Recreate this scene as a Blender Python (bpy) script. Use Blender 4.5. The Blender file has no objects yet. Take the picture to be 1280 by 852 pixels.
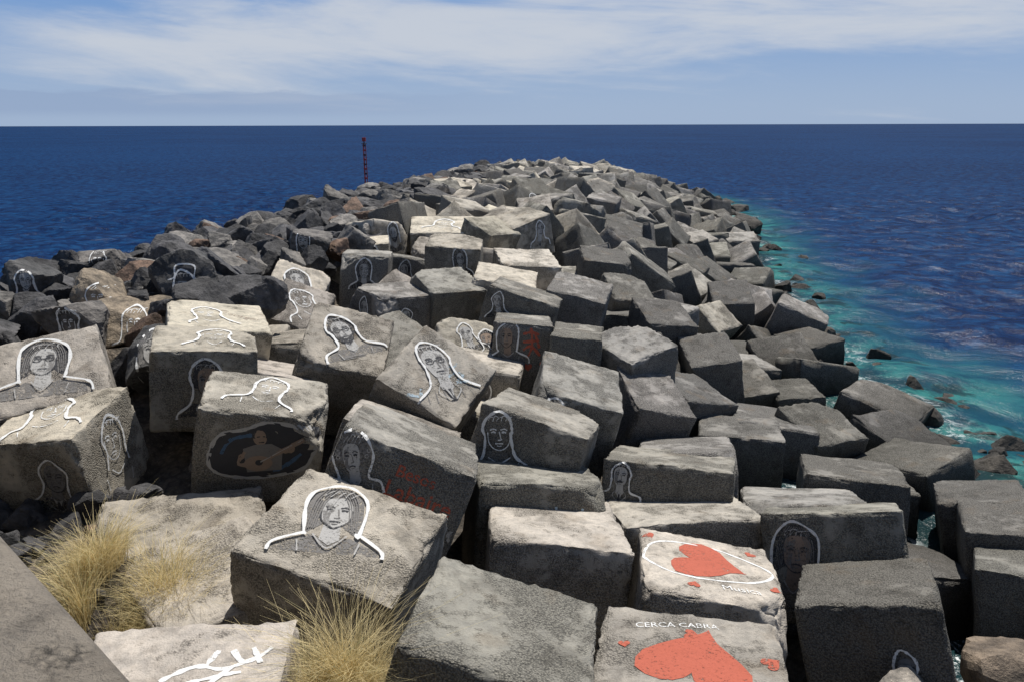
import bpy, math, numpy as np, random
from mathutils import Vector, Matrix, noise, Quaternion
from mathutils.bvhtree import BVHTree
random.seed(7); rng=np.random.default_rng(7)
scn=bpy.context.scene; COL=scn.collection
SEA=-1.1; CH=6.5

# ------------------------------------------------------------------ helpers
def link(o): COL.objects.link(o); return o
def newobj(name,verts,faces,mat=None,smooth=False,parent=None):
    me=bpy.data.meshes.new(name); me.from_pydata([tuple(v) for v in verts],[],[tuple(f) for f in faces]); me.update()
    me.polygons.foreach_set('use_smooth',[smooth]*len(me.polygons))
    if mat: me.materials.append(mat)
    o=bpy.data.objects.new(name,me); link(o)
    if parent: o.parent=parent; o.matrix_parent_inverse=parent.matrix_world.inverted()
    return o
class NT:
    def __init__(s,nt): s.nt=nt; nt.nodes.clear()
    def n(s,t,**k):
        nd=s.nt.nodes.new(t)
        for a,v in k.items(): setattr(nd,a,v)
        return nd
    def math(s,op,a,b=0.0,c=0.0,clamp=False):
        nd=s.nt.nodes.new('ShaderNodeMath'); nd.operation=op; nd.use_clamp=clamp
        for i,x in enumerate((a,b,c)):
            if isinstance(x,bpy.types.NodeSocket): s.nt.links.new(x,nd.inputs[i])
            else: nd.inputs[i].default_value=x
        return nd.outputs[0]
    def mix(s,f,a,b,mode='MIX'):
        nd=s.nt.nodes.new('ShaderNodeMix'); nd.data_type='RGBA'; nd.blend_type=mode
        for i,x in ((0,f),(6,a),(7,b)):
            if isinstance(x,bpy.types.NodeSocket): s.nt.links.new(x,nd.inputs[i])
            else:
                if i>0 and len(x)==3: x=(*x,1)
                nd.inputs[i].default_value=x
        return nd.outputs[2]
    def noise(s,vec,scale,detail=4,rough=.55,dist=0.0):
        nd=s.n('ShaderNodeTexNoise'); s.nt.links.new(vec,nd.inputs['Vector'])
        nd.inputs['Scale'].default_value=scale; nd.inputs['Detail'].default_value=detail; nd.inputs['Roughness'].default_value=rough; nd.inputs['Distortion'].default_value=dist
        return nd.outputs[0]
    def sstep(s,x,a,b,o0=0.0,o1=1.0):
        if a>b: a,b,o0,o1=b,a,o1,o0
        nd=s.n('ShaderNodeMapRange'); nd.interpolation_type='SMOOTHSTEP'
        s.nt.links.new(x,nd.inputs[0]); nd.inputs[1].default_value=a; nd.inputs[2].default_value=b; nd.inputs[3].default_value=o0; nd.inputs[4].default_value=o1
        return nd.outputs[0]
    def link(s,a,b): s.nt.links.new(a,b)
def mat(name):
    m=bpy.data.materials.new(name); m.use_nodes=True; return m,NT(m.node_tree)

# ------------------------------------------------------------------ materials
def concrete_mat():
    m,t=mat('weathered_concrete')
    oi=t.n('ShaderNodeObjectInfo'); tc=t.n('ShaderNodeTexCoord'); geo=t.n('ShaderNodeNewGeometry')
    off=t.math('MULTIPLY',oi.outputs['Random'],137.0)
    v=t.n('ShaderNodeVectorMath',operation='ADD'); t.link(tc.outputs['Object'],v.inputs[0]); t.link(off,v.inputs[1]); V=v.outputs[0]
    big=t.noise(V,1.3,5,.6); mid=t.noise(V,6,6,.65); fine=t.noise(V,60,5,.8)
    rm=t.math('ADD',t.math('MULTIPLY',big,1.1),t.math('MULTIPLY',mid,.7))
    nz=t.n('ShaderNodeSeparateXYZ'); t.link(geo.outputs['Normal'],nz.inputs[0])
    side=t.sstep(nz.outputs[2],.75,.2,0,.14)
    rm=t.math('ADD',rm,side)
    rm=t.math('ADD',rm,t.math('MULTIPLY',t.math('SUBTRACT',oi.outputs['Alpha'],.5),.34))
    rough=t.sstep(rm,.82,1.02)
    vor=t.n('ShaderNodeTexVoronoi'); t.link(V,vor.inputs['Vector']); vor.inputs['Scale'].default_value=48
    smooth_c=t.mix(t.sstep(mid,.32,.68),(.76,.76,.76),(1.15,1.13,1.10))
    smooth_c=t.mix(t.sstep(fine,.58,.69),smooth_c,(.50,.48,.45))
    agg=t.mix(t.sstep(vor.outputs[0],.1,.8),(.80,.79,.77),(.32,.32,.32))
    agg=t.mix(t.sstep(fine,.5,.72),agg,(1.05,1.03,.99))
    agg=t.mix(t.sstep(fine,.46,.36,0,.85),agg,(.14,.14,.14))
    c=t.mix(rough,smooth_c,agg)
    grime=t.noise(V,2.1,7,.68,.6); c=t.mix(t.sstep(grime,.49,.66,0,.6),c,t.mix(1.0,c,(.46,.45,.44),'MULTIPLY'))
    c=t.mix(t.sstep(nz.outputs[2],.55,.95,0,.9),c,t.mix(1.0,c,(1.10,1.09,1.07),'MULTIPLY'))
    base=t.mix(1.0,c,oi.outputs['Color'],'MULTIPLY')
    st=t.noise(V,2.3,3,.5); base=t.mix(t.sstep(st,.57,.74,0,.28),base,(.24,.175,.11))
    ps=t.n('ShaderNodeSeparateXYZ'); t.link(geo.outputs['Position'],ps.inputs[0])
    wl=t.math('ADD',ps.outputs[2],t.math('MULTIPLY',mid,.8))
    base=t.mix(t.sstep(wl,SEA+.35,SEA+1.5,.85,0),base,(.028,.026,.02))
    b=t.n('ShaderNodeBsdfPrincipled'); t.link(base,b.inputs['Base Color']); b.inputs['Roughness'].default_value=.93; b.inputs['Specular IOR Level'].default_value=.2
    h=t.math('ADD',t.math('MULTIPLY',t.math('MULTIPLY',vor.outputs[0],t.math('ADD',t.math('MULTIPLY',rough,.9),.1)),-.9),t.math('MULTIPLY',fine,.7))
    h=t.math('ADD',h,t.math('MULTIPLY',mid,1.8)); 
    bu=t.n('ShaderNodeBump'); bu.inputs['Strength'].default_value=1; bu.inputs['Distance'].default_value=.026; t.link(h,bu.inputs['Height']); t.link(bu.outputs[0],b.inputs['Normal'])
    o=t.n('ShaderNodeOutputMaterial'); t.link(b.outputs[0],o.inputs[0]); return m
def rock_mat():
    m,t=mat('volcanic_rock')
    tc=t.n('ShaderNodeTexCoord'); at=t.n('ShaderNodeAttribute'); at.attribute_name='tint'; V=tc.outputs['Object']
    a=t.noise(V,3,6,.65); fn=t.noise(V,30,4,.7)
    c=t.mix(t.sstep(a,.3,.72),(.40,.40,.40),(1.7,1.65,1.6)); c=t.mix(t.sstep(fn,.6,.72,0,.7),c,(2.6,2.5,2.3))
    base=t.mix(1.0,c,at.outputs['Color'],'MULTIPLY')
    b=t.n('ShaderNodeBsdfPrincipled'); t.link(base,b.inputs['Base Color']); b.inputs['Roughness'].default_value=.75; b.inputs['Specular IOR Level'].default_value=.4
    bu=t.n('ShaderNodeBump'); bu.inputs['Strength'].default_value=1; bu.inputs['Distance'].default_value=.07
    t.link(t.math('ADD',t.noise(V,7,6,.7),t.math('MULTIPLY',fn,.3)),bu.inputs['Height']); t.link(bu.outputs[0],b.inputs['Normal'])
    o=t.n('ShaderNodeOutputMaterial'); t.link(b.outputs[0],o.inputs[0]); return m
def ground_mat():
    m,t=mat('rubble_soil')
    tc=t.n('ShaderNodeTexCoord'); V=tc.outputs['Object']
    a=t.noise(V,.9,5,.6); fn=t.noise(V,24,5,.7)
    vor=t.n('ShaderNodeTexVoronoi'); t.link(V,vor.inputs['Vector']); vor.inputs['Scale'].default_value=9
    c=t.mix(t.sstep(a,.35,.65),(.07,.06,.05),(.22,.18,.14)); c=t.mix(t.sstep(fn,.5,.75),c,(.3,.27,.22)); c=t.mix(t.sstep(vor.outputs[0],.3,.8,0,.6),c,(.04,.036,.03))
    b=t.n('ShaderNodeBsdfPrincipled'); t.link(c,b.inputs['Base Color']); b.inputs['Roughness'].default_value=.95
    bu=t.n('ShaderNodeBump'); bu.inputs['Strength'].default_value=1; bu.inputs['Distance'].default_value=.06
    t.link(t.math('SUBTRACT',fn,vor.outputs[0]),bu.inputs['Height']); t.link(bu.outputs[0],b.inputs['Normal'])
    o=t.n('ShaderNodeOutputMaterial'); t.link(b.outputs[0],o.inputs[0]); return m
PM={}
def paint(col,wear=.45):
    k=(tuple(col),wear)
    if k in PM: return PM[k]
    m,t=mat('worn_paint'); tc=t.n('ShaderNodeTexCoord'); V=tc.outputs['Object']
    n1=t.noise(V,30,5,.8); n2=t.noise(V,3.5,4,.6)
    al=t.sstep(t.math('ADD',t.math('MULTIPLY',n1,.7),t.math('MULTIPLY',n2,.3)),wear-.05,wear+.05)
    b=t.n('ShaderNodeBsdfPrincipled'); t.link(t.mix(n1,tuple(c*.7 for c in col),tuple(min(1,c*1.15) for c in col)),b.inputs['Base Color']); b.inputs['Roughness'].default_value=.85
    bu=t.n('ShaderNodeBump'); bu.inputs['Strength'].default_value=.8; bu.inputs['Distance'].default_value=.01; t.link(n1,bu.inputs['Height']); t.link(bu.outputs[0],b.inputs['Normal'])
    tr=t.n('ShaderNodeBsdfTransparent'); mx=t.n('ShaderNodeMixShader'); t.link(al,mx.inputs[0]); t.link(tr.outputs[0],mx.inputs[1]); t.link(b.outputs[0],mx.inputs[2])
    o=t.n('ShaderNodeOutputMaterial'); t.link(mx.outputs[0],o.inputs[0]); PM[k]=m; return m
CONC=concrete_mat(); ROCK=rock_mat(); GROUND=ground_mat()
WHITE=(.84,.84,.82); LG=(.46,.45,.43); MG=(.21,.20,.19); DK=(.05,.05,.055); RED=(.50,.12,.07); BLUE=(.07,.13,.22); SKIN=(.31,.23,.175); PB=(.42,.52,.58)

# ------------------------------------------------------------------ breakwater shape
XR=[(-5,18),(12.0,18),(14.3,11.8),(16.0,9.2),(30.5,10.2),(58,15.9),(82,19.5),(92,16),(97,9)]
def xr(y): return float(np.interp(y,[a for a,b in XR],[b for a,b in XR]))
def xb(y): return -8.3+.085*y
def xl(y): return -15+.148*y+max(0,y-55)*.03
def sink(y): return .75*max(0,min(1,(y-45)/40))
# surveyed armour blocks: rotation vector, centre, size (centi-units)
HERO={
'a1':(-103,-37,38,-771,1238,193,178,175,172),'a2':(17,-11,-10,-690,1117,155,151,160,148),'a3':(3,12,36,-598,1430,190,186,163,139),
'a4':(1,19,40,-527,1303,248,161,186,174),'a5':(8,20,22,-402,1161,174,189,148,140),'a5b':(-21,25,23,-402,1147,205,160,165,169),
'a6':(-114,17,24,-328,1410,196,156,174,174),'a7':(-111,58,10,-158,1318,165,157,174,173),'a8':(-15,26,-27,30,1173,119,175,173,175),
'a9':(-17,40,2,-161,945,173,177,179,175),'a9b':(-18,34,2,-192,1101,123,178,171,175),'a10':(20,18,-29,-206,820,125,196,163,153),
'a11':(0,0,8,-275,515,135,176,175,170),'a12':(-7,24,-16,-25,558,169,154,150,165),'a13':(-8,-2,-22,150,552,139,155,132,162),
'a14':(-10,12,-14,232,836,39,169,174,175),'a15':(-15,12,3,47,916,60,177,190,175),'a16':(-22,10,13,20,849,164,150,150,165),
'a17':(-22,-4,8,249,1023,19,198,171,175),'a18':(-41,-12,-38,451,976,85,178,154,90),'a19':(-26,-23,-39,426,798,81,151,164,96),
'a20':(-15,-11,-42,815,1130,-56,131,173,175),'a20b':(-20,-16,-43,862,1269,-80,144,173,175),'a20c':(-17,-9,-51,776,1019,-62,137,173,175),
'a21':(-34,-5,-26,336,795,155,132,165,164),'a22':(-19,3,-31,620,1295,-46,172,182,175),'a23':(-27,4,-28,254,1147,42,200,182,175),
'a24':(-28,-8,-21,240,959,150,127,168,164),'a25':(-8,2,-23,488,1552,-27,173,167,101),'a26':(-13,10,-13,401,1148,123,120,157,161),
'a27':(31,6,35,691,1657,-74,145,148,162),'a28':(53,-8,18,850,2355,-90,182,146,128),'a29':(22,-13,11,580,1840,-33,124,166,163),
'a30':(-2,-10,-7,759,1960,-111,119,170,162),'m1':(-104,24,23,-598,2061,167,149,174,173),'m2':(-113,31,23,-565,1949,139,139,174,173),
'm3':(2,-1,15,-528,2628,212,215,175,122),'m4':(3,10,71,-316,2005,163,180,167,139),'m5':(21,8,49,-185,2084,160,159,174,175),
'm6':(25,14,-10,-240,2674,183,219,159,117),'m7':(14,1,11,-197,2215,290,185,178,179),'m8':(-1,12,-10,11,3539,194,162,176,175),
'm9':(-2,10,-13,167,3464,157,155,176,175),'m10':(16,8,19,36,2378,171,184,176,175),'m11':(10,18,-5,-32,2144,160,175,178,175),
'm12':(-4,29,-16,15,1940,157,180,176,175),'m13':(14,20,-23,170,2075,143,161,177,175),'m14':(35,12,17,350,2386,90,134,167,163),
'm15':(22,13,17,406,2082,76,143,165,165),'m16':(18,-16,0,516,1921,17,128,176,165),'m17':(31,-9,-9,804,2789,-19,145,177,170),
'm18':(61,31,76,669,2600,-43,169,124,163),'m19':(20,-5,66,259,1643,116,152,148,164),'m20':(10,27,-6,106,1370,111,152,193,175),
'm21':(20,24,16,269,1506,45,126,172,175),'m22':(17,34,58,331,1477,69,160,133,161),'m23':(-96,7,26,-118,1785,83,158,174,166),
'm24':(-11,8,-1,19,1749,126,134,175,175),'n2':(-7,8,9,-403,2099,226,127,174,175),'n3':(9,5,-3,-178,2362,223,167,177,175),
'n4':(-8,8,-13,138,1652,123,112,176,175),'n5':(13,11,1,306,2620,138,163,179,175)}
# range corrections from the survey station (distance and size grow together)
KK={'a3':.90,'a4':1.15,'a5':.95,'a5b':1.17,'a10':.955,'a12':1.08,'a13':1.08,'a16':1.22,
'a21':1.38,'a24':1.34,'a26':1.45,'m22':1.15,'a29':1.1,'m7':1.30,'n2':1.1}
hp={}
ST=Vector((0,0,CH))
for k,v in HERO.items():
    v=[a/100 for a in v]; rv=Vector(v[:3]); R=Quaternion(rv.normalized(),rv.length).to_matrix() if rv.length>1e-6 else Matrix.Identity(3)
    s=KK.get(k,1); c=ST+(Vector(v[3:6])-ST)*s; d=Vector(v[6:9])*s
    if d.z<1.45: e=1.45-d.z; c=c-R.col[2]*(e/2); d.z=1.45
    hp[k]=(R,c,d)
HC=np.array([[c.x,c.y,c.z] for R,c,d in hp.values()])
def T0(x,y):
    d=xr(y)-x; t=max(0,min(1,(d-1)/8.5))
    s=-.3+3.3*t-sink(y)*t
    if y>88: s-=(y-88)*.12
    return s
def Czone(x,y):
    far=T0(x,y)-.75
    w=1/((HC[:,0]-x)**2+(HC[:,1]-y)**2+.3)**1.5
    loc=float((w*HC[:,2]).sum()/w.sum())
    k=max(0,min(1,(y-22)/8)); return loc*(1-k)+far*k
def ground_z(x,y):
    l=xl(y)
    if x<xb(y)-.3: z=2.1-sink(y)
    else:
        z=Czone(x,y)-1.15
        k=max(0,min(1,(xb(y)+.9-x)/1.2)); z=z*(1-k)+(2.0-sink(y))*k if y>11 else z
    if x<-6.3 and y<15: z=min(z,1.2+max(0,(-8.5-x))*.5)
    if y<11 and x<-4.5: z=max(z,.9)
    if x<l: z-= (l-x)*.75
    d=x-xr(y)
    if d>-1: z=min(z,-1.4-(d+1)*.5)
    if y>93: z-=(y-93)*.8
    z+=.85*math.exp(-((x+4.2)**2+(y-7.9)**2)/1.3)
    z+=1.5*math.exp(-((x+1.45)**2+(y-5.6)**2)/.6)
    z+=.18*noise.noise(Vector((x*.9,y*.9,0)))
    return max(z,-5)
xs=np.concatenate([np.arange(-34,-14,1.0),np.arange(-14,14,.35),np.arange(14,34,1.0)]); ys=np.concatenate([np.arange(-8,30,.35),np.arange(30,112,1.0)])
V=[];F=[]
for j,y in enumerate(ys):
    for i,x in enumerate(xs): V.append((x,y,ground_z(float(x),float(y))))
nx=len(xs)
for j in range(len(ys)-1):
    for i in range(nx-1): F.append((j*nx+i,j*nx+i+1,(j+1)*nx+i+1,(j+1)*nx+i))
newobj('rubble_ground',V,F,GROUND,True)

# ------------------------------------------------------------------ block meshes
def block_mesh(name,dim,ts,seed,chip=1.0):
    h=np.array(dim)/2; vs={};V=[];F=[]
    rs=random.Random(seed); cn=[]
    for _ in range(rs.choice([0,1,1,2,2])):
        cn.append((Vector([h[i]*rs.choice((-1,1)) for i in range(3)]),rs.uniform(.12,.34)))
    def vid(p):
        k=tuple(np.round(p,5))
        if k in vs: return vs[k]
        P=Vector(p); 
        n1=noise.noise(P*2.2+Vector((seed,0,0))); n2=noise.noise(P*8+Vector((0,seed,0))); n3=noise.noise(P*22+Vector((0,0,seed)))
        r=(.028+.12*max(0,n1)+.06*abs(n2)+.025*n3)*chip; r=max(.008,r)
        hh=[a-r for a in h]; q=[max(-hh[i],min(hh[i],p[i])) for i in range(3)]
        d=Vector([p[i]-q[i] for i in range(3)]); L=d.length
        o=Vector(q)+(d*(r/L) if L>1e-7 else Vector((0,0,0)))
        na=sum(1 for i in range(3) if abs(p[i])>h[i]-.05)
        if na>=2: o-=d.normalized()*abs(n2)*.045*chip
        for cc,cr_ in cn:
            nn=cc.normalized(); lim=cc.length-cr_+.05*n2+.03*n3; dd=o.dot(nn)-lim
            if dd>0: o-=nn*dd
        o+=Vector((noise.noise(P*1.5+Vector((seed,9,1))),noise.noise(P*1.5+Vector((seed,3,7))),noise.noise(P*1.5+Vector((5,3,seed)))))*.028
        if L>1e-7: o+=d.normalized()*(n3*.006+n2*.006)
        vs[k]=len(V); V.append(tuple(o)); return vs[k]
    for ax in range(3):
        a,b=[(1,2),(2,0),(0,1)][ax]
        for s in (-1,1):
            g=[]
            for tj in ts:
                row=[]
                for ti in ts:
                    p=np.zeros(3); p[ax]=s*h[ax]; p[a]=ti*h[a]; p[b]=tj*h[b]; row.append(vid(p))
                g.append(row)
            for j in range(len(ts)-1):
                for i in range(len(ts)-1):
                    f=(g[j][i],g[j][i+1],g[j+1][i+1],g[j+1][i]); F.append(f if s>0 else f[::-1])
    me=bpy.data.meshes.new(name); me.from_pydata(V,[],F); me.update(); me.polygons.foreach_set('use_smooth',[True]*len(me.polygons)); me.materials.append(CONC); return me
def tlist(n): 
    e=[.995,.98,.95]; u=list(np.linspace(-.91,.91,n)); return [-1]+[-x for x in e]+u+[x for x in e[::-1]]+[1]
TH=tlist(24); TM=tlist(9)
# colour + (alpha) how far the cast skin has weathered away
BRIGHT=(.59,.545,.475,.3); BEI=(.50,.465,.41,.5); GREY=(.40,.385,.355,.65); DARK=(.31,.30,.28,.9)
colr={}
for k in 'a10 a15 a4 a2 a11 a14 m7 m10 m11 m3 m8 m1'.split(): colr[k]=BRIGHT
for k in 'a1 a3 a5 a5b a6 a7 a13 a17 m23 m6 m18 a9b n3 m2'.split(): colr[k]=BEI
for k in 'a8 a9 a12 a16 a21 a24 m4 m5 m24 m20 m9 a18 n2'.split(): colr[k]=GREY
BL={}
def jit(c,a=.08):
    f=1+random.uniform(-a,a); return (c[0]*f,c[1]*f*random.uniform(.985,1.01),c[2]*f*random.uniform(.95,1.03),min(1,max(0,c[3]+random.uniform(-.2,.2))))
def addblock(k,R,c,d,i):
    me=block_mesh('concrete_block',d,TH,i*3.7+1); o=bpy.data.objects.new('concrete_block',me); link(o)
    o.matrix_world=Matrix.Translation(c)@R.to_4x4(); o.color=jit(colr.get(k,DARK if c.x>3 else GREY)); BL[k]=(o,d)
for i,(k,(R,c,d)) in enumerate(hp.items()): addblock(k,R,c,d,i)
me=block_mesh('broken_concrete_slab',(2.1,1.6,.5),TH,77,2.2); o=bpy.data.objects.new('broken_concrete_slab',me); link(o); o.location=(-4.35,9.15,1.25); o.rotation_euler=(.1,.05,.35); o.color=(.46,.42,.36,.4)
shared=[((1.7+random.uniform(-.1,.25),1.7+random.uniform(-.1,.15),1.65)) for i in range(12)]
shared=[(block_mesh('concrete_block_mesh',dm,TM,100+i*5.1,1.25),dm) for i,dm in enumerate(shared)]
pts=[(c.x,c.y,1.5) for R,c,d in hp.values()]
cand=[]
for _ in range(26000):
    y=random.uniform(7.5,96); x=random.uniform(-9,19.5)
    lo=xb(y)+.6; 
    if y<13: lo=-4.0
    hi=min(xr(y)+.3,12 if y<14 else 99)
    if 13<y<17.0: hi=min(hi,9.0)
    if x<lo or x>hi or (x>5 and y<9.8): continue
    s=1.62
    if any((x-a)**2+(y-b)**2<max(s,r)**2 for a,b,r in pts): continue
    pts.append((x,y,s)); cand.append((x,y))
extra=[]
for ci,(x,y) in enumerate(cand):
    me,dm=random.choice(shared); o=bpy.data.objects.new('concrete_block',me); link(o)
    z=Czone(x,y)+random.uniform(-.35,.25)
    if y<15: z-=.8
    elif y<27: z-=.6
    t=.42 if y>26 else .2
    o.rotation_euler=(random.gauss(0,t),random.gauss(0,t),random.uniform(-.8,.8)); o.location=(x,y,z); 
    s=random.uniform(.92,1.12); o.scale=(s*random.uniform(.9,1.15),s,s)
    rr=(xr(y)-x)
    base=random.choice([DARK,DARK,GREY]) if (rr<8 or (x>2 and y<17)) else random.choice([GREY,BEI,DARK,DARK,GREY,BRIGHT] if y>35 else [GREY,BEI,BEI,BRIGHT,GREY])
    o.color=jit(base,.15)
    if x<xb(y)+7.5 and 13<y<50: BL['x%d'%ci]=(o,Vector(dm)); extra.append('x%d'%ci)

# ------------------------------------------------------------------ boulders
def ico(sub):
    import bmesh
    bm=bmesh.new(); bmesh.ops.create_icosphere(bm,subdivisions=sub,radius=1); v=np.array([x.co[:] for x in bm.verts]); f=np.array([[a.index for a in q.verts] for q in bm.faces]); bm.free(); return v,f
I3=ico(5); I2=ico(4)
def rock_shape(I,seed):
    r=np.random.default_rng(seed); v,f=I
    n=r.normal(size=(11,3)); n/=np.linalg.norm(n,axis=1)[:,None]; dist=r.uniform(.50,.92,11)
    dt=v@n.T; rad=np.min(np.where(dt>.05,dist/np.maximum(dt,.05),9),axis=1); rad=np.minimum(rad,1.25)
    out=v*rad[:,None]
    ns=np.array([noise.fractal(Vector(p*1.8)+Vector((seed*1.3,0,0)),.8,2.2,4) for p in out]); out=out*(1+.07*ns[:,None])
    out*=np.array([r.uniform(.95,1.35),r.uniform(.8,1.1),r.uniform(.7,1.0)]); return out,f
L3=[rock_shape(I3,i) for i in range(10)]; L2=[rock_shape(I2,50+i) for i in range(12)]
def merge_rocks(name,items,parent=None):
    Vs=[];Fs=[];Cs=[];o=0
    for (v,f),pos,sc,rot,tint in items:
        M=np.array(rot); w=(v*sc)@M.T+np.array(pos); Vs.append(w); Fs.append(f+o); o+=len(v); Cs.append(np.tile([*tint,1],(len(v),1)))
    V=np.concatenate(Vs);F=np.concatenate(Fs);C=np.concatenate(Cs)
    me=bpy.data.meshes.new(name); me.vertices.add(len(V)); me.vertices.foreach_set('co',V.ravel()); me.loops.add(F.size); me.loops.foreach_set('vertex_index',F.ravel().astype(np.int32))
    me.polygons.add(len(F)); me.polygons.foreach_set('loop_start',np.arange(0,F.size,3,dtype=np.int32)); me.update(calc_edges=True)
    me.polygons.foreach_set('use_smooth',[False]*len(F))
    at=me.color_attributes.new('tint','FLOAT_COLOR','POINT'); at.data.foreach_set('color',C.ravel()); me.materials.append(ROCK)
    ob=bpy.data.objects.new(name,me); link(ob); return ob
def rrot(): 
    return Quaternion(Vector((random.gauss(0,1),random.gauss(0,1),random.gauss(0,1))).normalized(),random.uniform(0,1.4)).to_matrix()@Matrix.Rotation(random.uniform(0,6.28),3,'Z')
def rtint():
    u=random.random()
    if u<.74: g=random.uniform(.035,.10); return (g,g*.99,g*1.03)
    if u<.90: g=random.uniform(.13,.25); return (g,g*.95,g*.88)
    g=random.uniform(.08,.14); return (g*1.25,g*.82,g*.58)
painted=[(-11.1,17.7,2.95,.62),(-11.0,20.6,2.95,.6),(-7.35,17.2,2.85,.85),(-8.75,15.1,2.6,.7),(-6.3,23.7,2.95,.75),(-9.1,17.0,2.7,.7),(-8.0,16.0,2.35,.75),(-6.9,14.6,2.2,.75)]
items=[];rp=[(a,b,r*1.0) for a,b,_,r in painted]
HX=[(c.x,c.y) for R,c,d in hp.values() if c.x<-4]
for _ in range(38000):
    y=random.uniform(9.5,97); l=xl(y); x=random.uniform(l-6.5,xb(y)+1.0)
    if y<14.6 and x>-10.2: continue
    r=random.uniform(.26,.64)*(1.15 if y>40 else 1)
    if y<24 and any((x-a)**2+(y-b)**2<(1.0+r)**2 for a,b in HX): continue
    if any((x-a)**2+(y-b)**2<((r+q)*.66)**2 for a,b,q in rp if abs(y-b)<2): continue
    rp.append((x,y,r)); z=ground_z(x,y)+r*.5+random.uniform(-.1,.35)
    if x>l and y>16: z=max(z,2.35+random.uniform(0,.4)-sink(y)*1.2)
    items.append((random.choice(L3 if y<30 else L2),(x,y,z),r*1.25,rrot(),rtint()))
merge_rocks('boulder_riprap',items)
PB_=[]
for i,(x,y,z,r) in enumerate(painted):
    tn=(.08,.08,.08) if i in (0,2,7) else (.26,.215,.16) if i in (5,6) else (.15,.14,.13)
    PB_.append(merge_rocks('painted_boulder',[(L3[(i*3+1)%10],(x,y,z),r*1.05,Matrix.Rotation(i*1.1,3,'Z'),tn)]))
items=[]
def sc(x,y,z,r,t=None): items.append((random.choice(L2),(x,y,z),r,rrot(),t or rtint()))
for _ in range(190):
    x=random.uniform(-8.2,-3.4);y=random.uniform(7.2,10.8); r=random.uniform(.04,.26)*(1 if x<-5 else .4); sc(x,y,ground_z(x,y)+r*.3,r)
for _ in range(120):
    x=random.uniform(2.6,9.5);y=random.uniform(5.6,8.2); r=random.uniform(.1,.36); g=random.uniform(.14,.3); sc(x,y,ground_z(x,y)+r*.8,r,(g,g*.88,g*.72))
sc(4.0,6.6,.8,.42,(.36,.33,.29)); sc(5.5,7.2,.7,.42,(.2,.16,.12)); sc(6.3,7.5,.75,.4,(.26,.22,.17))
merge_rocks('loose_stones',items)
items=[]
for _ in range(260):
    y=random.uniform(14,94); x=xr(y)+random.gauss(.7,.9); r=random.uniform(.15,.5); g=random.uniform(.03,.07)
    sc(x,y,SEA+random.uniform(-.3,.08),r,(g,g*.9,g*.75))
for x,y in ((18.6,62),(19.4,66),(20.5,71),(21.5,78),(17.6,57)):
    sc(x,y,SEA-.1,.9,(.05,.045,.038))
for _ in range(16):
    sc(random.uniform(10.3,12.6),random.uniform(16.5,22),SEA-.15,random.uniform(.2,.5),(.05,.045,.038))
merge_rocks('shoreline_rocks',items)

# ------------------------------------------------------------------ painted murals (real paint sheets laid on the surfaces)
def cr(pts,closed=False,step=5):
    P=[Vector((a,b)) for a,b in pts]; n=len(P); out=[]
    for i in range(n if closed else n-1):
        if closed: a,b,c,d=P[(i-1)%n],P[i],P[(i+1)%n],P[(i+2)%n]
        else: a,b,c,d=P[max(i-1,0)],P[i],P[i+1],P[min(i+2,n-1)]
        for s in range(step):
            t=s/step; out.append(.5*((2*b)+(c-a)*t+(2*a-5*b+4*c-d)*t*t+(3*b-a-3*c+d)*t**3))
    if not closed: out.append(P[-1])
    return out
def stroke(pts,w,closed=False,wob=.4):
    P=cr(pts,closed); n=len(P); V=[];F=[]
    for i in range(n):
        a=P[(i-1)%n] if (closed or i>0) else P[i]; b=P[(i+1)%n] if (closed or i<n-1) else P[i]
        t=(b-a); t=t.normalized() if t.length>1e-9 else Vector((1,0)); nn=Vector((-t.y,t.x)); ww=w/2*(1+wob*random.uniform(-1,1))
        V+= [P[i]+nn*ww,P[i]-nn*ww]
    for i in range(n if closed else n-1):
        j=(i+1)%n; F.append((2*i,2*i+1,2*j+1,2*j))
    return V,F
def fill(pts,rings=5,smooth=True,center=None):
    P=cr(pts,True,4) if smooth else [Vector(p) for p in pts]
    c=Vector(center) if center else sum(P,Vector((0,0)))/len(P); V=[];F=[];n=len(P)
    for k in range(rings):
        s=1-k/rings; V+=[c+(q-c)*s for q in P]
    V.append(c)
    for k in range(rings-1):
        for i in range(n): j=(i+1)%n; F.append((k*n+i,k*n+j,(k+1)*n+j,(k+1)*n+i))
    k=rings-1
    for i in range(n): F.append((k*n+i,k*n+(i+1)%n,len(V)-1))
    return V,F
def ell(cx,cy,rx,ry,n=12): return [(cx+rx*math.cos(a*2*math.pi/n),cy+ry*math.sin(a*2*math.pi/n)) for a in range(n)]
rp_=random.Random(99)
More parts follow.
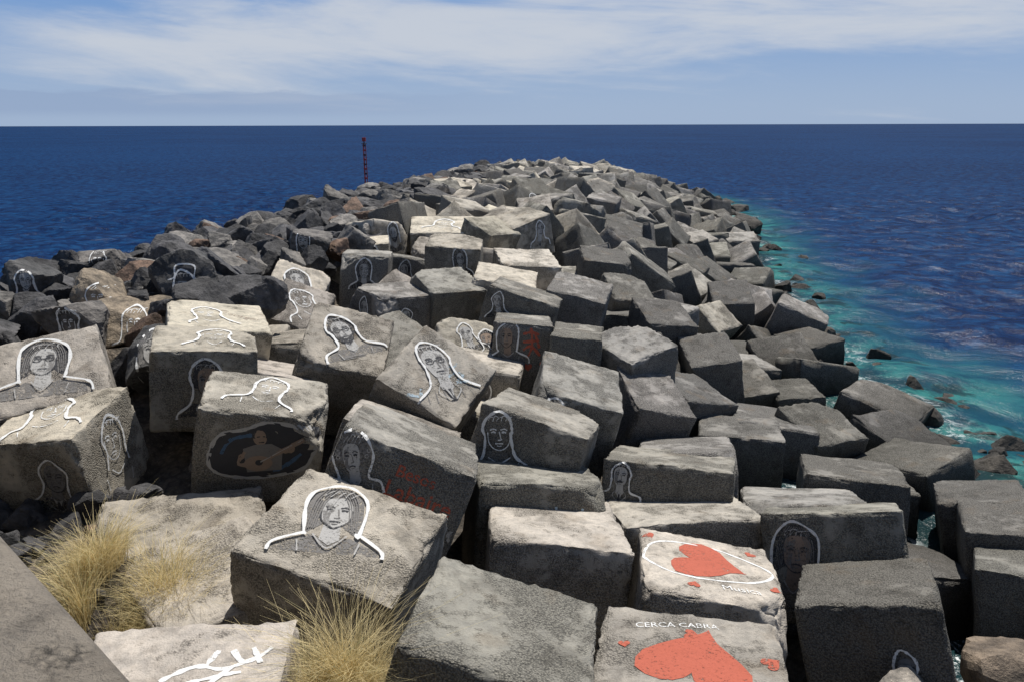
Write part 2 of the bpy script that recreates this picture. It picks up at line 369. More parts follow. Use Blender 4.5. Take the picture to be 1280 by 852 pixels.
def portrait(style='suit',tone=LG,wear=.46):
    L=[]; U=rp_.uniform
    A=lambda col,g,w=wear: L.append((col,w,g))
    line=style=='line'
    hairw={'suit':-.01,'long':.055,'curly':.11,'hat':.0,'line':0,'bald':-.035,'beard':.02}[style]
    hw=.215+hairw+U(-.015,.02); top=.48+hairw*.7+U(-.03,.03); fw=U(.86,1.1); tn=U(-.045,.045); jw=U(.75,1.2); side=U(-.08,.08)
    low={'long':U(-.26,-.12),'curly':U(-.05,.05)}.get(style,U(.0,.08))
    J=lambda p,a=.02: [(x+U(-a,a),y+U(-a,a)) for x,y in p]
    sh=U(.44,.58); sl=U(-.42,-.32)
    halo=J([(-sh,-.52),(-sh+.05,sl),(-.26,-.23),(-hw,low),(-hw-.03,.2),(-hw*.82+side*.3,top-.1),(side,top+.02),(hw*.82+side*.3,top-.1),(hw+.03,.2),(hw,low),(.26,-.23),(sh-.05,sl),(sh,-.52)])
    if rp_.random()<.2: halo=halo[2:11]
    jk=J([(-sh+.04,-.5),(-sh+.09,sl-.01),(-.2,-.25),(0,-.32),(.2,-.25),(sh-.09,sl-.01),(sh-.04,-.5)])
    f=lambda p: [(x*fw+tn*(1-abs(y-.1)),y) for x,y in p]
    sketchy=rp_.random()<.3
    if not line:
        if not sketchy: A(rp_.choice([MG,DK,LG]) if style in('long','beard','curly') else DK,fill(jk,4,False,(0,-.38)),.49)
        else:
            for k in range(6): A(MG,stroke([(-.35+.13*k,-.33),(-.38+.14*k+U(-.03,.03),-.5)],.02),.46)
        if style!='bald':
            hc=rp_.choice([DK,DK,MG]) ; A(hc,fill(J([(-hw,low+.03),(-hw-.01,.22),(-hw*.78,top-.11),(side,top),(hw*.78,top-.11),(hw+.01,.22),(hw,low+.03),(0,.0)]),5),.47)
        A(tone,fill([(-.085,-.08),(-.1,-.3),(0,-.38),(.1,-.3),(.085,-.08)],3,False),.43)
        A(tone,fill(f(J([(0,-.135),(-.075*jw,-.11),(-.14,-.01),(-.165,.13),(-.15,.27),(-.07,.345),(.07,.345),(.15,.27),(.165,.13),(.14,-.01),(.075*jw,-.11)],.006)),5,True,(tn,.1)),.42)
        s_=rp_.choice((-1,1)); A(MG,fill([(s_*.03+tn,.3),(s_*.13*fw+tn,.25),(s_*.155*fw+tn,.12),(s_*.12+tn,-.04),(s_*.03+tn,-.11),(s_*.07+tn,.0),(s_*.06+tn,.1)],3,False,(s_*.1+tn,.1)),.49)
    d=DK if not line else WHITE; ew=U(.9,1.15); by=U(-.008,.012)
    for s in (-1,1):
        A(d,stroke(f([(s*.13,.19+by),(s*.085,.212+by),(s*.03,.195+by)]),.022)); A(d,stroke(f([(s*.115,.15),(s*.08,.162),(s*.045,.149)]),.026*ew))
    A(d if line else MG,stroke(f([(.01,.17),(.028,.06),(.035,.035),(-.02,.028)]),.017))
    sm=U(-.012,.012)
    A(d,stroke(f([(-.06,-.035+sm),(-.02,-.027),(.02,-.027),(.06,-.035+sm)]),.02)); A(MG if not line else WHITE,stroke(f([(-.035,-.062),(0,-.07),(.035,-.062)]),.013))
    if not sketchy: A(d,stroke(f([(-.165,.16),(-.155,.0),(-.08*jw,-.1),(0,-.135),(.08*jw,-.1),(.155,.0),(.165,.16)]),.015))
    ft=rp_.random()
    if ft<.22 and not line:
        for s in (-1,1): A(DK,stroke(f(ell(s*.08,.15,.055,.042,8)),.012,True),.42)
        A(DK,stroke(f([(-.025,.155),(.025,.155)]),.012),.42)
    elif ft<.42 and style in('suit','hat','bald'): A(DK,stroke(f([(-.07,-.012),(0,.005),(.07,-.012)]),.026),.42)
    if style=='beard': A(DK,fill(f([(-.15,.03),(-.12,-.1),(0,-.2),(.12,-.1),(.15,.03),(.06,-.005),(0,.005),(-.06,-.005)]),3,False,(tn,-.1)),.46); A(LG,stroke(f([(-.045,-.04),(.045,-.04)]),.014),.44)
    if style=='hat':
        A(DK,fill([(-.34,.27),(-.2,.32),(-.19,.55),(.19,.55),(.2,.32),(.34,.27),(0,.25)],4,False,(0,.38)),.36); A(WHITE,stroke([(-.36,.27),(-.22,.34),(-.2,.58),(.2,.58),(.22,.34),(.36,.27)],.03))
    if style=='curly':
        for k in range(22):
            a=math.pi*U(-.15,1.15); rr=U(.8,1.08); A(rp_.choice([MG,LG]),stroke(ell(hw*.9*rr*math.cos(a),.2+(top-.22)*rr*math.sin(a),.03,.03,6),.012,True))
    if style=='long':
        for k in range(5):
            for s in (-1,1): A(MG,stroke([(s*.03*k,top-.03),(s*(.12+.025*k),.25),(s*(.17+.02*k),low+.05+U(0,.06))],.011))
    if style in('suit','hat','bald') and not line:
        A(LG,fill([(-.08,-.26),(0,-.5),(.08,-.26),(0,-.32)],3,False,(0,-.36)),.44); A(DK,fill([(-.02,-.32),(.02,-.32),(.035,-.5),(-.035,-.5)],3,False),.42)
        A(LG,stroke([(-.1,-.24),(-.17,-.36),(-.03,-.5)],.016)); A(LG,stroke([(.1,-.24),(.17,-.36),(.03,-.5)],.016))
    else:
        c2=LG if not line else WHITE; q=U(.1,.18); A(c2,stroke([(-q,-.25),(0,-.34-U(0,.1)),(q,-.25)],.018)); A(c2,stroke([(-.3,-.34),(-.27,-.5)],.014)); A(c2,stroke([(.3,-.34),(.27,-.5)],.014))
    if style!='bald':
        for k in range(5):
            x=-.15+.07*k; A(LG if not line else WHITE,stroke(J([(x,.34),(x+.03+side*.5,.40+.02*(k%2)),(x+.1,top-.07)],.012),.011))
    A(WHITE,stroke(halo,U(.03,.046)),rp_.choice([.38,.40,.42]))
    a=U(-.09,.09); ca,sa=math.cos(a),math.sin(a); xs_=U(.9,1.08)
    return [(c_,w_,([Vector(((v.x*ca-v.y*sa)*xs_,v.x*sa+v.y*ca)) for v in g[0]],g[1])) for c_,w_,g in L]
def heart(cx,cy,s,r=0,rag=0):
    P=[]
    for k in range(28):
        a=2*math.pi*k/28; x=16*math.sin(a)**3/17; y=(13*math.cos(a)-5*math.cos(2*a)-2*math.cos(3*a)-math.cos(4*a))/17
        q=1+rag*random.uniform(-1,1); x*=q; y*=q
        P.append((cx+s*(x*math.cos(r)-y*math.sin(r)),cy+s*(x*math.sin(r)+y*math.cos(r))))
    return P
def textgeo(s,size,cx,cy,rot=0,bold=.0):
    c=bpy.data.curves.new('txt','FONT'); c.body=s; c.size=size; c.align_x='CENTER'; c.align_y='CENTER'; c.offset=bold; c.resolution_u=3
    o=bpy.data.objects.new('txt',c); link(o); bpy.context.view_layer.update(); dg=bpy.context.evaluated_depsgraph_get(); me=bpy.data.meshes.new_from_object(o.evaluated_get(dg))
    R=Matrix.Rotation(rot,2); V=[R@Vector((v.co.x,v.co.y))+Vector((cx,cy)) for v in me.vertices]; F=[tuple(p.vertices) for p in me.polygons]
    bpy.data.objects.remove(o); bpy.data.meshes.remove(me); return V,F
bvhs={}
def bvh(o):
    if o.name not in bvhs:
        M=o.matrix_world; bvhs[o.name]=BVHTree.FromPolygons([M@v.co for v in o.data.vertices],[tuple(p.vertices) for p in o.data.polygons])
    return bvhs[o.name]
def lay(o,origin,U,Vv,N,layers,scale=1,rot=0,name='painted_portrait',sx=1.0,maxd=.6):
    tree=bvh(o); groups={}
    ca,sa=math.cos(rot),math.sin(rot)
    for li,(col,w,(V,F)) in enumerate(layers):
        off=.004+.0009*li; key=(tuple(col),w); g=groups.setdefault(key,([],[])); idx=[]
        for v in V:
            x,y=v.x*sx,v.y; a=(x*ca-y*sa)*scale; b_=(x*sa+y*ca)*scale; P=origin+U*a+Vv*b_
            hit=tree.ray_cast(P+N*maxd,-N,maxd*2)
            if hit[0] is None or hit[1].dot(N)<.25: idx.append(-1)
            else: idx.append(len(g[0])); g[0].append(hit[0]+N*off)
        for f in F:
            q=[idx[i] for i in f]
            if min(q)>=0: g[1].append(tuple(q))
    for (col,w),(V,F) in groups.items():
        if F: newobj(name,V,F,paint(col,w),False,o)
def face(k,fc):
    o,d=BL[k]; R=o.matrix_world.to_3x3(); c=o.matrix_world.translation
    ax,sg={'F':(1,-1),'T':(2,1),'R':(0,1),'L':(0,-1),'B':(1,1)}[fc]
    N=(R.col[ax]*sg).normalized(); up=Vector((0,1,0)) if fc=='T' else Vector((0,0,1))
    if abs(N.z)>.9: up=Vector((0,1,0))
    Vv=(up-N*up.dot(N)).normalized(); U=Vv.cross(N); ce=c+N*(d[ax]/2)
    i1={'F':0,'T':0,'R':1,'L':1,'B':0}[fc]; i2={'F':2,'T':1,'R':2,'L':2,'B':2}[fc]
    return o,ce,U,Vv,N,R.col[i1]*d[i1]/2,R.col[i2]*d[i2]/2
def mural(k,fc,u,v,layers,scale,rot=0,name='painted_portrait',sx=1.0):
    bpy.context.view_layer.update()
    o,ce,U,Vv,N,A,Bv=face(k,fc); lay(o,ce+A*u+Bv*v,U,Vv,N,layers,scale,rot,name,sx)
bpy.context.view_layer.update()
P_=portrait
mural('a1','F',-.0,.05,P_('long',LG),1.25)
mural('a2','F',.35,.0,P_('bald',MG),.95); mural('a2','R',.0,.1,P_('line',LG,.43),1.15)
mural('a2','T',-.1,.0,P_('line'),1.1,.3)
mural('a3','F',.05,.1,P_('suit',SKIN),1.0); mural('a3','T',.2,0,P_('line',LG,.5),.9,.2,sx=1.3)
mural('a4','T',-.2,-.1,P_('line'),1.1,.5); mural('a4','T',.45,.05,[(SKIN,.5,textgeo('Georges',.26,0,0,-.15))],1,0,'painted_lettering')
mural('a5','T',.0,.05,P_('line'),.95)
mural('a6','F',-.05,.05,P_('beard',LG),1.15); mural('a7','F',-.05,.05,P_('suit',LG,.42),1.3)
mural('a7','F',.05,-.3,[(PB,.5,stroke([(.2,.0),(.45,.1),(.6,.02),(.4,-.1),(.65,-.12)],.05)),(PB,.5,stroke([(-.6,-.1),(-.4,-.2),(-.3,-.05)],.05)),(PB,.52,stroke([(.3,.3),(.5,.22),(.62,.3)],.04))],1,0,'painted_scribble')
mural('a8','F',-.5,.42,P_('line',LG,.42),.95); mural('m20','F',-.5,.42,P_('long',LG),.8)
mural('a9','F',-.68,.55,P_('curly',LG),.72)
mural('a9','F',.32,.4,[(RED,.48,textgeo('Besos',.22,-.12,.25,0,.002)),(RED,.45,textgeo('Labaire',.30,0,0,0,.003)),(LG,.47,textgeo('CO',.3,.5,-.3,0,.006))],1,-.4,'painted_lettering')
mural('a10','T',-.2,.12,P_('long',LG,.45),1.05)
mural('a16','F',.1,.58,[(PB,.42,textgeo('teodosi',.32,0,0,0,.003))],1,-.08,'painted_lettering')
mural('a23','F',-.7,.62,P_('suit',LG),.62); mural('a18','F',-.55,.1,P_('long',SKIN),1.0)
mural('a19','F',.35,-.1,P_('bald',MG),.6)
mural('m23','F',-.1,.3,P_('bald',LG),.9); mural('m23','F',.55,.2,P_('beard',SKIN),.8); mural('m24','F',-.5,.5,P_('long',SKIN),.9)
mural('m24','F',.3,.45,[(RED,.42,stroke(p,.06)) for p in ([(-.2,.3),(0,.34),(.2,.28)],[(0,.45),(.02,0),(-.1,-.3)],[(-.2,.1),(.2,.14)],[(-.2,-.1),(0,0),(.22,-.25)],[(.1,.3),(.2,-.05)])],.9,0,'painted_symbol')
mural('m24','F',.25,-.1,[(RED,.4,fill(heart(0,0,.1),3,False)),(RED,.4,fill(heart(.35,.05,.1),3,False))],1,0,'painted_heart')
mural('m1','F',.0,.1,P_('long',LG),1.15); mural('m2','F',.1,.1,P_('line'),1.1); mural('m3','F',.3,.2,P_('curly',LG),1.1)
mural('m4','F',-.2,.1,P_('bald',LG),.8); mural('m4','L',.0,.2,P_('suit',LG),.9); mural('m5','L',0,.2,P_('beard',LG),.9); mural('n2','F',0,.45,P_('long',LG),.85)
mural('m12','F',-.6,.55,P_('suit',LG),.65); mural('m8','F',0,.4,P_('curly',LG,.4),1.1); mural('m9','F',0,.4,P_('suit',LG,.4),1.0); mural('m7','T',0,0,P_('line'),1.3)
mural('m6','F',-.4,.4,P_('suit',LG),.8); mural('n3','F',.3,.5,P_('long',LG),.8)
# further portraits on blocks along the inner side of the mole
for k in extra:
    if rp_.random()<.42:
        best=max('FLR',key=lambda fc: face(k,fc)[4].dot((Vector((0,0,CH))-BL[k][0].matrix_world.translation).normalized()))
        mural(k,best,rp_.uniform(-.3,.3),.3,P_(rp_.choice(['suit','long','beard','line','line','bald','curly']),LG,.43),rp_.uniform(.75,1.05))
wh=WHITE
mural('a14','T',-.02,.06,[(wh,.40,stroke([(-.78,.12),(-.62,.44),(-.2,.52),(.35,.36),(.78,.0),(.5,-.30),(0,-.42),(-.45,-.38),(-.76,-.15)],.035,True)),(RED,.42,fill(heart(-.05,.05,.52,1.25,.04),6,False,(-.05,.05))),(RED,.44,fill(heart(-.70,.6,.09,.5),3,False)),(RED,.44,fill(heart(.6,.5,.08,-.6),3,False)),(RED,.44,fill(heart(-.25,-.6,.08,2.9),3,False)),(RED,.44,fill(heart(.74,-.4,.08,.9),3,False)),(wh,.43,textgeo('Musica',.17,.3,-.58,.08,.0))],1,-.12,'painted_heart')
mural('a13','T',.05,-.1,[(wh,.44,textgeo('CERCA CABRA',.12,-.05,.53,-.06,.0)),(RED,.42,fill(heart(.0,-.05,.55,2.7,.03),6,False,(0,-.05))),(RED,.44,fill(heart(.05,.36,.09,1.2),3,False)),(RED,.44,fill(heart(.66,-.1,.1,2),3,False)),(RED,.45,fill(heart(-.6,.25,.06),3,False))],1,0,'painted_heart')
mural('a11','T',.35,.25,[(wh,.40,stroke(p,.06)) for p in ([(-.5,-.15),(-.2,.05),(.1,.0),(.4,.2)],[(-.1,.05),(-.05,.3)],[(.1,.3),(.3,.1),(.5,.35)],[(-.3,-.25),(.0,-.15),(.3,-.05)],[(.0,-.3),(.2,.05)],[(.3,.35),(.45,.1)])],.8,0,'painted_scribble')
blob=[(-.72,-.05),(-.55,.28),(-.2,.34),(.1,.42),(.5,.3),(.76,.12),(.66,-.12),(.5,-.34),(.0,-.42),(-.4,-.38),(-.66,-.26)]
mural('a5','F',.05,.2,[(DK,.3,fill(blob,6)),(LG,.38,stroke(blob,.05,True)),(BLUE,.42,stroke([(-.55,0),(-.4,.2),(-.1,.25)],.05)),(BLUE,.42,stroke([(.5,-.1),(.3,-.25),(.1,-.33)],.06)),(SKIN,.38,fill(ell(-.02,.2,.09,.12),4)),(DK,.35,stroke([(-.11,.2),(-.07,.33),(.06,.32),(.09,.18)],.05)),(DK,.4,stroke([(-.06,.215),(-.02,.22)],.015)),(DK,.4,stroke([(.02,.22),(.05,.215)],.015)),(DK,.4,stroke([(-.04,.13),(.03,.13)],.014)),(MG,.36,fill([(-.26,.05),(-.1,.1),(.12,.1),(.26,.0),(.22,-.32),(-.24,-.32)],5,False,(0,-.1))),(SKIN,.4,stroke([(-.24,.0),(-.34,-.18),(-.08,-.2)],.06)),(SKIN,.4,stroke([(.22,.0),(.36,-.04),(.42,.08)],.06)),(SKIN,.34,fill(ell(-.08,-.19,.19,.12),4)),(DK,.34,fill(ell(-.07,-.18,.05,.045),3)),(SKIN,.34,stroke([(.08,-.12),(.3,.0),(.56,.12)],.05)),(LG,.4,stroke([(-.05,-.17),(.3,.01),(.54,.12)],.012))],1.05,0,'painted_guitar_player')
for i,(x,y,z,r) in enumerate(painted):
    sty=['suit','line','hat','line','suit','line','line','long'][i]
    N=Vector((-x*.5,-y,3.0)).normalized(); Vv=(Vector((0,0,1))-N*N.z).normalized(); U=Vv.cross(N)
    o=PB_[i]; lay(o,Vector((x,y,z)),U,Vv,N,P_(sty,LG,.38),r*1.25,0,'painted_portrait',1.0,2.0)

# ------------------------------------------------------------------ dry grass
def grass(name,x0,y0,rad,n,hgt,seed):
    r=random.Random(seed); V=[];F=[];C=[]
    cl=[(x0+rad*.8*math.sqrt(r.random())*math.cos(a),y0+rad*.65*math.sqrt(r.random())*math.sin(a),r.uniform(.6,1.1)) for a in [r.uniform(0,6.28) for _ in range(max(3,int(n/260)))]]
    for i in range(n):
        bx,by,ch=r.choice(cl); a=r.uniform(0,6.283); q=abs(r.gauss(0,.13)); x=bx+q*math.cos(a); y=by+q*math.sin(a); z=ground_z(x,y)-.03
        h=hgt*ch*r.uniform(.4,1.05); la=a+r.gauss(0,.6); ln=h*(.1+1.6*q+r.uniform(0,.45)); w=r.uniform(.0025,.005); pa=r.uniform(0,3.14); wx,wy=w*math.cos(pa),w*math.sin(pa)
        b=len(V); g=r.uniform(.8,1.3); col=(.70*g,.585*g,.32*g,1) if r.random()>.13 else (.36*g,.33*g,.16*g,1)
        for s in range(5):
            t=s/4; cx=x+math.cos(la)*ln*t*t; cy=y+math.sin(la)*ln*t*t; cz=z+h*(t-.28*t*t*t); k=1-.8*t
            V+=[(cx-wx*k,cy-wy*k,cz),(cx+wx*k,cy+wy*k,cz)]; C+=[col,col]
        for s in range(4): F.append((b+2*s,b+2*s+1,b+2*s+3,b+2*s+2))
    o=newobj(name,V,F,GR); at=o.data.color_attributes.new('tint','FLOAT_COLOR','POINT'); at.data.foreach_set('color',np.clip(np.array(C),0,.9).ravel()); return o
GR,t=mat('dry_grass'); at=t.n('ShaderNodeAttribute'); at.attribute_name='tint'; b=t.n('ShaderNodeBsdfPrincipled'); t.link(at.outputs['Color'],b.inputs['Base Color']); b.inputs['Roughness'].default_value=.7
tl=t.n('ShaderNodeBsdfTranslucent'); t.link(at.outputs['Color'],tl.inputs[0]); mx=t.n('ShaderNodeMixShader'); mx.inputs[0].default_value=.4; t.link(b.outputs[0],mx.inputs[1]); t.link(tl.outputs[0],mx.inputs[2]); o=t.n('ShaderNodeOutputMaterial'); t.link(mx.outputs[0],o.inputs[0])
grass('dry_grass_tuft',-4.25,7.7,1.0,8600,1.05,1); grass('dry_grass_tuft',-3.6,8.5,.5,2400,.9,2)
grass('dry_grass_tuft',-1.35,5.4,.72,8000,1.25,3); grass('dry_grass_tuft',-3.3,10.0,.3,700,.6,4); grass('dry_grass_tuft',1.15,7.5,.35,900,1.1,5)

# ------------------------------------------------------------------ parapet + promenade
def prism(name,poly,z0,z1,m,bev=.03):
    n=len(poly); V=[(x,y,z0) for x,y in poly]+[(x,y,z1) for x,y in poly]; F=[tuple(range(n))[::-1],tuple(range(n,2*n))]+[(i,(i+1)%n,n+(i+1)%n,n+i) for i in range(n)]
    o=newobj(name,V,F,m); md=o.modifiers.new('b','BEVEL'); md.width=bev; md.segments=3; return o
d=Vector((-.60,.55)).normalized(); nrm=Vector((-d.y,d.x))
if nrm.y>0: nrm=-nrm
p0=Vector((-.70,1.22)); A=p0+d*14; B=p0-d*8
w=.55
par=prism('concrete_parapet',[tuple(A),tuple(A+nrm*w),tuple(B+nrm*w),tuple(B)],-1,5.5,CONC); par.color=(.32,.285,.24,.35)
prom=prism('promenade_pavement',[tuple(A+nrm*(w+.002)),tuple(A+nrm*12),tuple(B+nrm*12),tuple(B+nrm*(w+.002))],-1,4.6,CONC); prom.color=(.3,.29,.27,.3)

# ------------------------------------------------------------------ beacon
def mk_beacon():
    root=bpy.data.objects.new('navigation_beacon',None); link(root); root.location=(-17.8,96,SEA)
    rd,t=mat('beacon_red'); tc=t.n('ShaderNodeTexCoord'); b=t.n('ShaderNodeBsdfPrincipled'); t.link(t.mix(t.noise(tc.outputs['Object'],4,3),(.32,.02,.02),(.5,.04,.035)),b.inputs['Base Color']); b.inputs['Roughness'].default_value=.5; o=t.n('ShaderNodeOutputMaterial'); t.link(b.outputs[0],o.inputs[0])
    dk,t=mat('beacon_dark'); tc=t.n('ShaderNodeTexCoord'); b=t.n('ShaderNodeBsdfPrincipled'); t.link(t.mix(t.noise(tc.outputs['Object'],4,3),(.03,.02,.02),(.08,.03,.03)),b.inputs['Base Color']); o=t.n('ShaderNodeOutputMaterial'); t.link(b.outputs[0],o.inputs[0])
    def cyl(nm,p,q,r,m,n=10):
        p,q=Vector(p),Vector(q); ax=(q-p).normalized(); a=ax.orthogonal().normalized(); c=ax.cross(a); V=[];F=[]
        for e in (p,q): V+=[e+(a*math.cos(2*math.pi*i/n)+c*math.sin(2*math.pi*i/n))*r for i in range(n)]
        F=[(i,(i+1)%n,n+(i+1)%n,n+i) for i in range(n)]+[tuple(range(n))[::-1],tuple(range(n,2*n))]
        o=newobj(nm,V,F,m); o.parent=root; return o
    cyl('footing',(0,0,-2),(0,0,.5),.6,dk)
    for i in range(3):
        a=i*2.094; cyl('leg',(.2*math.cos(a),.2*math.sin(a),.4),(.16*math.cos(a),.16*math.sin(a),5.4),.05,rd)
    for k in range(9):
        z=.7+k*.55; cyl('band',(0,0,z),(0,0,z+.22),.2,rd if k%2 else dk)
    cyl('platform',(0,0,5.4),(0,0,5.48),.34,dk); cyl('lantern_mast',(0,0,5.48),(0,0,5.7),.07,dk); cyl('topmark',(0,0,5.7),(0,0,6.15),.24,rd)
mk_beacon()

# ------------------------------------------------------------------ sea
def axis(lo,hi,st,far):
    c=list(np.arange(lo,hi,st)); s=st; x=hi
    up=[]
    while x<far: up.append(x); s*=1.22; x+=s
    s=st; x=lo-st; dn=[]
    while x>-far: dn.append(x); s*=1.22; x-=s
    return np.array(dn[::-1]+c+up)
ax_=axis(-40,45,.45,16000); ay=axis(8,110,.45,16000)
X,Y=np.meshgrid(ax_,ay); XRa=np.interp(Y,[a for a,b in XR],[b for a,b in XR]); dd=X-XRa
ends=np.hypot(X-6,Y-90)-5; dd=np.where(Y>92,np.maximum(ends,0),dd); dl=(-15+.148*Y-6)-X; dd=np.where(Y<=92,np.maximum(dd,dl),dd)
amp=np.exp(-np.maximum(np.hypot(X-5,Y-40)-45,0)/35)
Z=np.full(X.shape,SEA,float)
rw=np.random.default_rng(5)
for i in range(46):
    L=rw.uniform(1.5,9); th=rw.normal(-.6,.8); k=2*math.pi/L; Z+=amp*.0052*L**.8*np.sin(k*(X*math.cos(th)+Y*math.sin(th))+rw.uniform(0,6.28)+.6*np.sin(.11*X*rw.uniform(.5,1.5)+.09*Y))
me=bpy.data.meshes.new('sea'); nx=len(ax_); ny=len(ay); me.vertices.add(nx*ny); me.vertices.foreach_set('co',np.stack([X,Y,Z],-1).ravel())
ii=(np.arange(ny-1)[:,None]*nx+np.arange(nx-1)[None]).ravel(); Fq=np.stack([ii,ii+1,ii+nx+1,ii+nx],1); me.loops.add(Fq.size); me.loops.foreach_set('vertex_index',Fq.ravel().astype(np.int32)); me.polygons.add(len(Fq)); me.polygons.foreach_set('loop_start',np.arange(0,Fq.size,4,dtype=np.int32)); me.update(calc_edges=True)
me.polygons.foreach_set('use_smooth',[True]*len(Fq)); a=me.attributes.new('shore','FLOAT','POINT'); a.data.foreach_set('value',dd.ravel())
WM,t=mat('sea_water'); me.materials.append(WM); link(bpy.data.objects.new('sea',me))
tc=t.n('ShaderNodeTexCoord'); V=tc.outputs['Object']; at=t.n('ShaderNodeAttribute'); at.attribute_name='shore'; D=at.outputs['Fac']
n1=t.noise(V,.16,4,.6); n2=t.noise(V,.6,5,.65); n3=t.noise(V,1.1,6,.7,.5)
dn=t.math('ADD',D,t.math('MULTIPLY',t.math('SUBTRACT',n1,.5),8.5)); dn=t.math('ADD',dn,t.math('MULTIPLY',t.math('SUBTRACT',n2,.5),6.0))
big=t.noise(V,.012,4,.6)
deep=t.mix(t.sstep(big,.35,.65),(.0012,.013,.060),(.0022,.022,.085)); deep=t.mix(t.sstep(n3,.45,.66,0,.8),deep,(.007,.058,.16)); deep=t.mix(t.sstep(n3,.50,.38,0,.6),deep,(.001,.006,.032))
c=t.mix(t.sstep(dn,3.0,8.0),(.006,.055,.11),deep)
tq=t.mix(t.sstep(n2,.40,.62),(.005,.050,.078),(.038,.20,.18))
c=t.mix(t.sstep(dn,1.8,5.8,1,0),c,tq)
c=t.mix(t.math('MULTIPLY',t.sstep(dn,.0,2.6,1,0),.88),c,(.012,.03,.032))
reef=t.math('MULTIPLY',t.sstep(t.noise(V,.8,3,.6,.3),.53,.61),t.sstep(D,3.0,5.5,1,0)); c=t.mix(t.math('MULTIPLY',reef,.82),c,(.008,.024,.027))
fo=t.math('MULTIPLY',t.sstep(t.noise(V,2.6,7,.78,1.0),.50,.60),t.math('MULTIPLY',t.sstep(D,.8,3.0,1,0),t.sstep(t.noise(V,.24,2),.45,.55)))
c=t.mix(fo,c,(.8,.85,.85))
bu=t.n('ShaderNodeBump'); bu.inputs['Strength'].default_value=.9; bu.inputs['Distance'].default_value=.32
hh=t.math('ADD',t.noise(V,.6,7,.65,.4),t.math('MULTIPLY',t.noise(V,.09,3),1.2)); t.link(hh,bu.inputs['Height'])
df=t.n('ShaderNodeBsdfDiffuse'); t.link(c,df.inputs[0]); t.link(bu.outputs[0],df.inputs['Normal'])
gl=t.n('ShaderNodeBsdfGlossy'); gl.inputs['Roughness'].default_value=.2; gl.inputs[0].default_value=(1,1,1,1); t.link(bu.outputs[0],gl.inputs['Normal'])
fr=t.n('ShaderNodeFresnel'); fr.inputs[0].default_value=1.33; t.link(bu.outputs[0],fr.inputs['Normal'])
mx=t.n('ShaderNodeMixShader'); t.link(t.math('MINIMUM',t.math('MULTIPLY',fr.outputs[0],.55),.065),mx.inputs[0]); t.link(df.outputs[0],mx.inputs[1]); t.link(gl.outputs[0],mx.inputs[2])
o=t.n('ShaderNodeOutputMaterial'); t.link(mx.outputs[0],o.inputs[0])
newobj('seabed_ground',[(-16000,-16000,-9),(16000,-16000,-9),(16000,16000,-9),(-16000,16000,-9)],[(0,1,2,3)],GROUND)

# ------------------------------------------------------------------ sky + sun
el=math.radians(64); az=math.radians(24)
w=bpy.data.worlds.new('World'); scn.world=w; w.use_nodes=True; t=NT(w.node_tree)
sk=t.n('ShaderNodeTexSky'); sk.sky_type='NISHITA'; sk.sun_disc=False; sk.sun_elevation=el; sk.sun_rotation=az; sk.altitude=10; sk.air_density=1.0; sk.dust_density=.6; sk.ozone_density=2.0
tc=t.n('ShaderNodeTexCoord'); s=t.n('ShaderNodeSeparateXYZ'); t.link(tc.outputs['Generated'],s.inputs[0])
A=t.math('ARCTAN2',s.outputs[0],s.outputs[1]); E=t.math('ARCSINE',s.outputs[2])
cv=t.n('ShaderNodeCombineXYZ'); t.link(t.math('MULTIPLY',A,2.6),cv.inputs[0]); t.link(t.math('ADD',t.math('MULTIPLY',E,17),t.math('MULTIPLY',A,1.3)),cv.inputs[1])
cn=t.noise(cv.outputs[0],1.0,7,.58,.5)
cv2=t.n('ShaderNodeCombineXYZ'); t.link(t.math('MULTIPLY',A,9),cv2.inputs[0]); t.link(t.math('MULTIPLY',E,55),cv2.inputs[1]); cn2=t.noise(cv2.outputs[0],1.0,7,.62,.5)
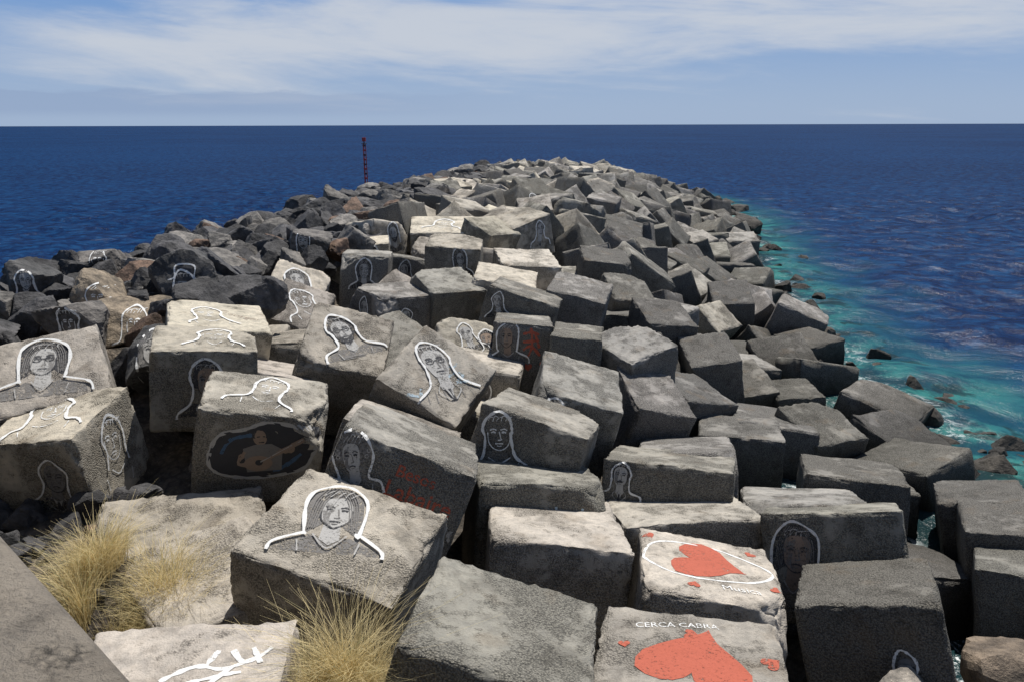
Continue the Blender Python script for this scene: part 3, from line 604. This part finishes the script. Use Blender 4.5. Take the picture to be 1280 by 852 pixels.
ec=t.math('ADD',.108,t.math('MULTIPLY',A,.03)); g=t.math('DIVIDE',t.math('SUBTRACT',E,ec),.055); g=t.math('POWER',2.718,t.math('MULTIPLY',t.math('MULTIPLY',g,g),-1))
lf=t.sstep(A,-.66,-.34); rt=t.sstep(A,.75,.3,.45,1)
bias=t.math('MULTIPLY',t.math('MULTIPLY',g,lf),rt)
f1=t.sstep(t.math('ADD',t.math('MULTIPLY',cn,.9),t.math('ADD',t.math('MULTIPLY',bias,.34),t.math('MULTIPLY',cn2,.20))),.58,.92)
f1=t.math('MULTIPLY',f1,.9)
le=t.math('MULTIPLY',t.sstep(E,.006,.018),t.sstep(t.math('SUBTRACT',E,t.math('MULTIPLY',t.math('SUBTRACT',cn2,.5),.03)),.034,.040,1,0)); le=t.math('MULTIPLY',le,t.sstep(A,.1,-.35)); le=t.math('MULTIPLY',le,.6)
haze=t.mix(t.sstep(E,0.0,.17),(5.3,7.0,9.8),(2.5,4.9,9.6))
base=t.mix(t.sstep(E,.14,.4,.92,0),sk.outputs[0],haze)
c=t.mix(f1,base,(8.8,9.4,10.4)); c=t.mix(le,c,(4.2,5.6,8.3))
bg=t.n('ShaderNodeBackground'); t.link(c,bg.inputs[0]); bg.inputs[1].default_value=.066; o=t.n('ShaderNodeOutputWorld'); t.link(bg.outputs[0],o.inputs[0])
sd=bpy.data.lights.new('sun','SUN'); sd.energy=5.0; sd.angle=math.radians(.5); sd.color=(1,.96,.90); so=bpy.data.objects.new('sun',sd); link(so)
dv=Vector((math.cos(el)*math.sin(az),math.cos(el)*math.cos(az),math.sin(el))); so.rotation_euler=dv.to_track_quat('Z','Y').to_euler(); so.location=(0,0,40)

cd=bpy.data.cameras.new('camera'); co=bpy.data.objects.new('camera',cd); link(co); co.location=(0,0,CH); co.rotation_euler=(math.radians(90-15.6),math.radians(0.15),0)
cd.sensor_width=36; cd.lens=27.2; cd.clip_start=.05; cd.clip_end=40000; scn.camera=co
scn.view_settings.view_transform='Standard'; scn.view_settings.look='None'; scn.view_settings.exposure=0
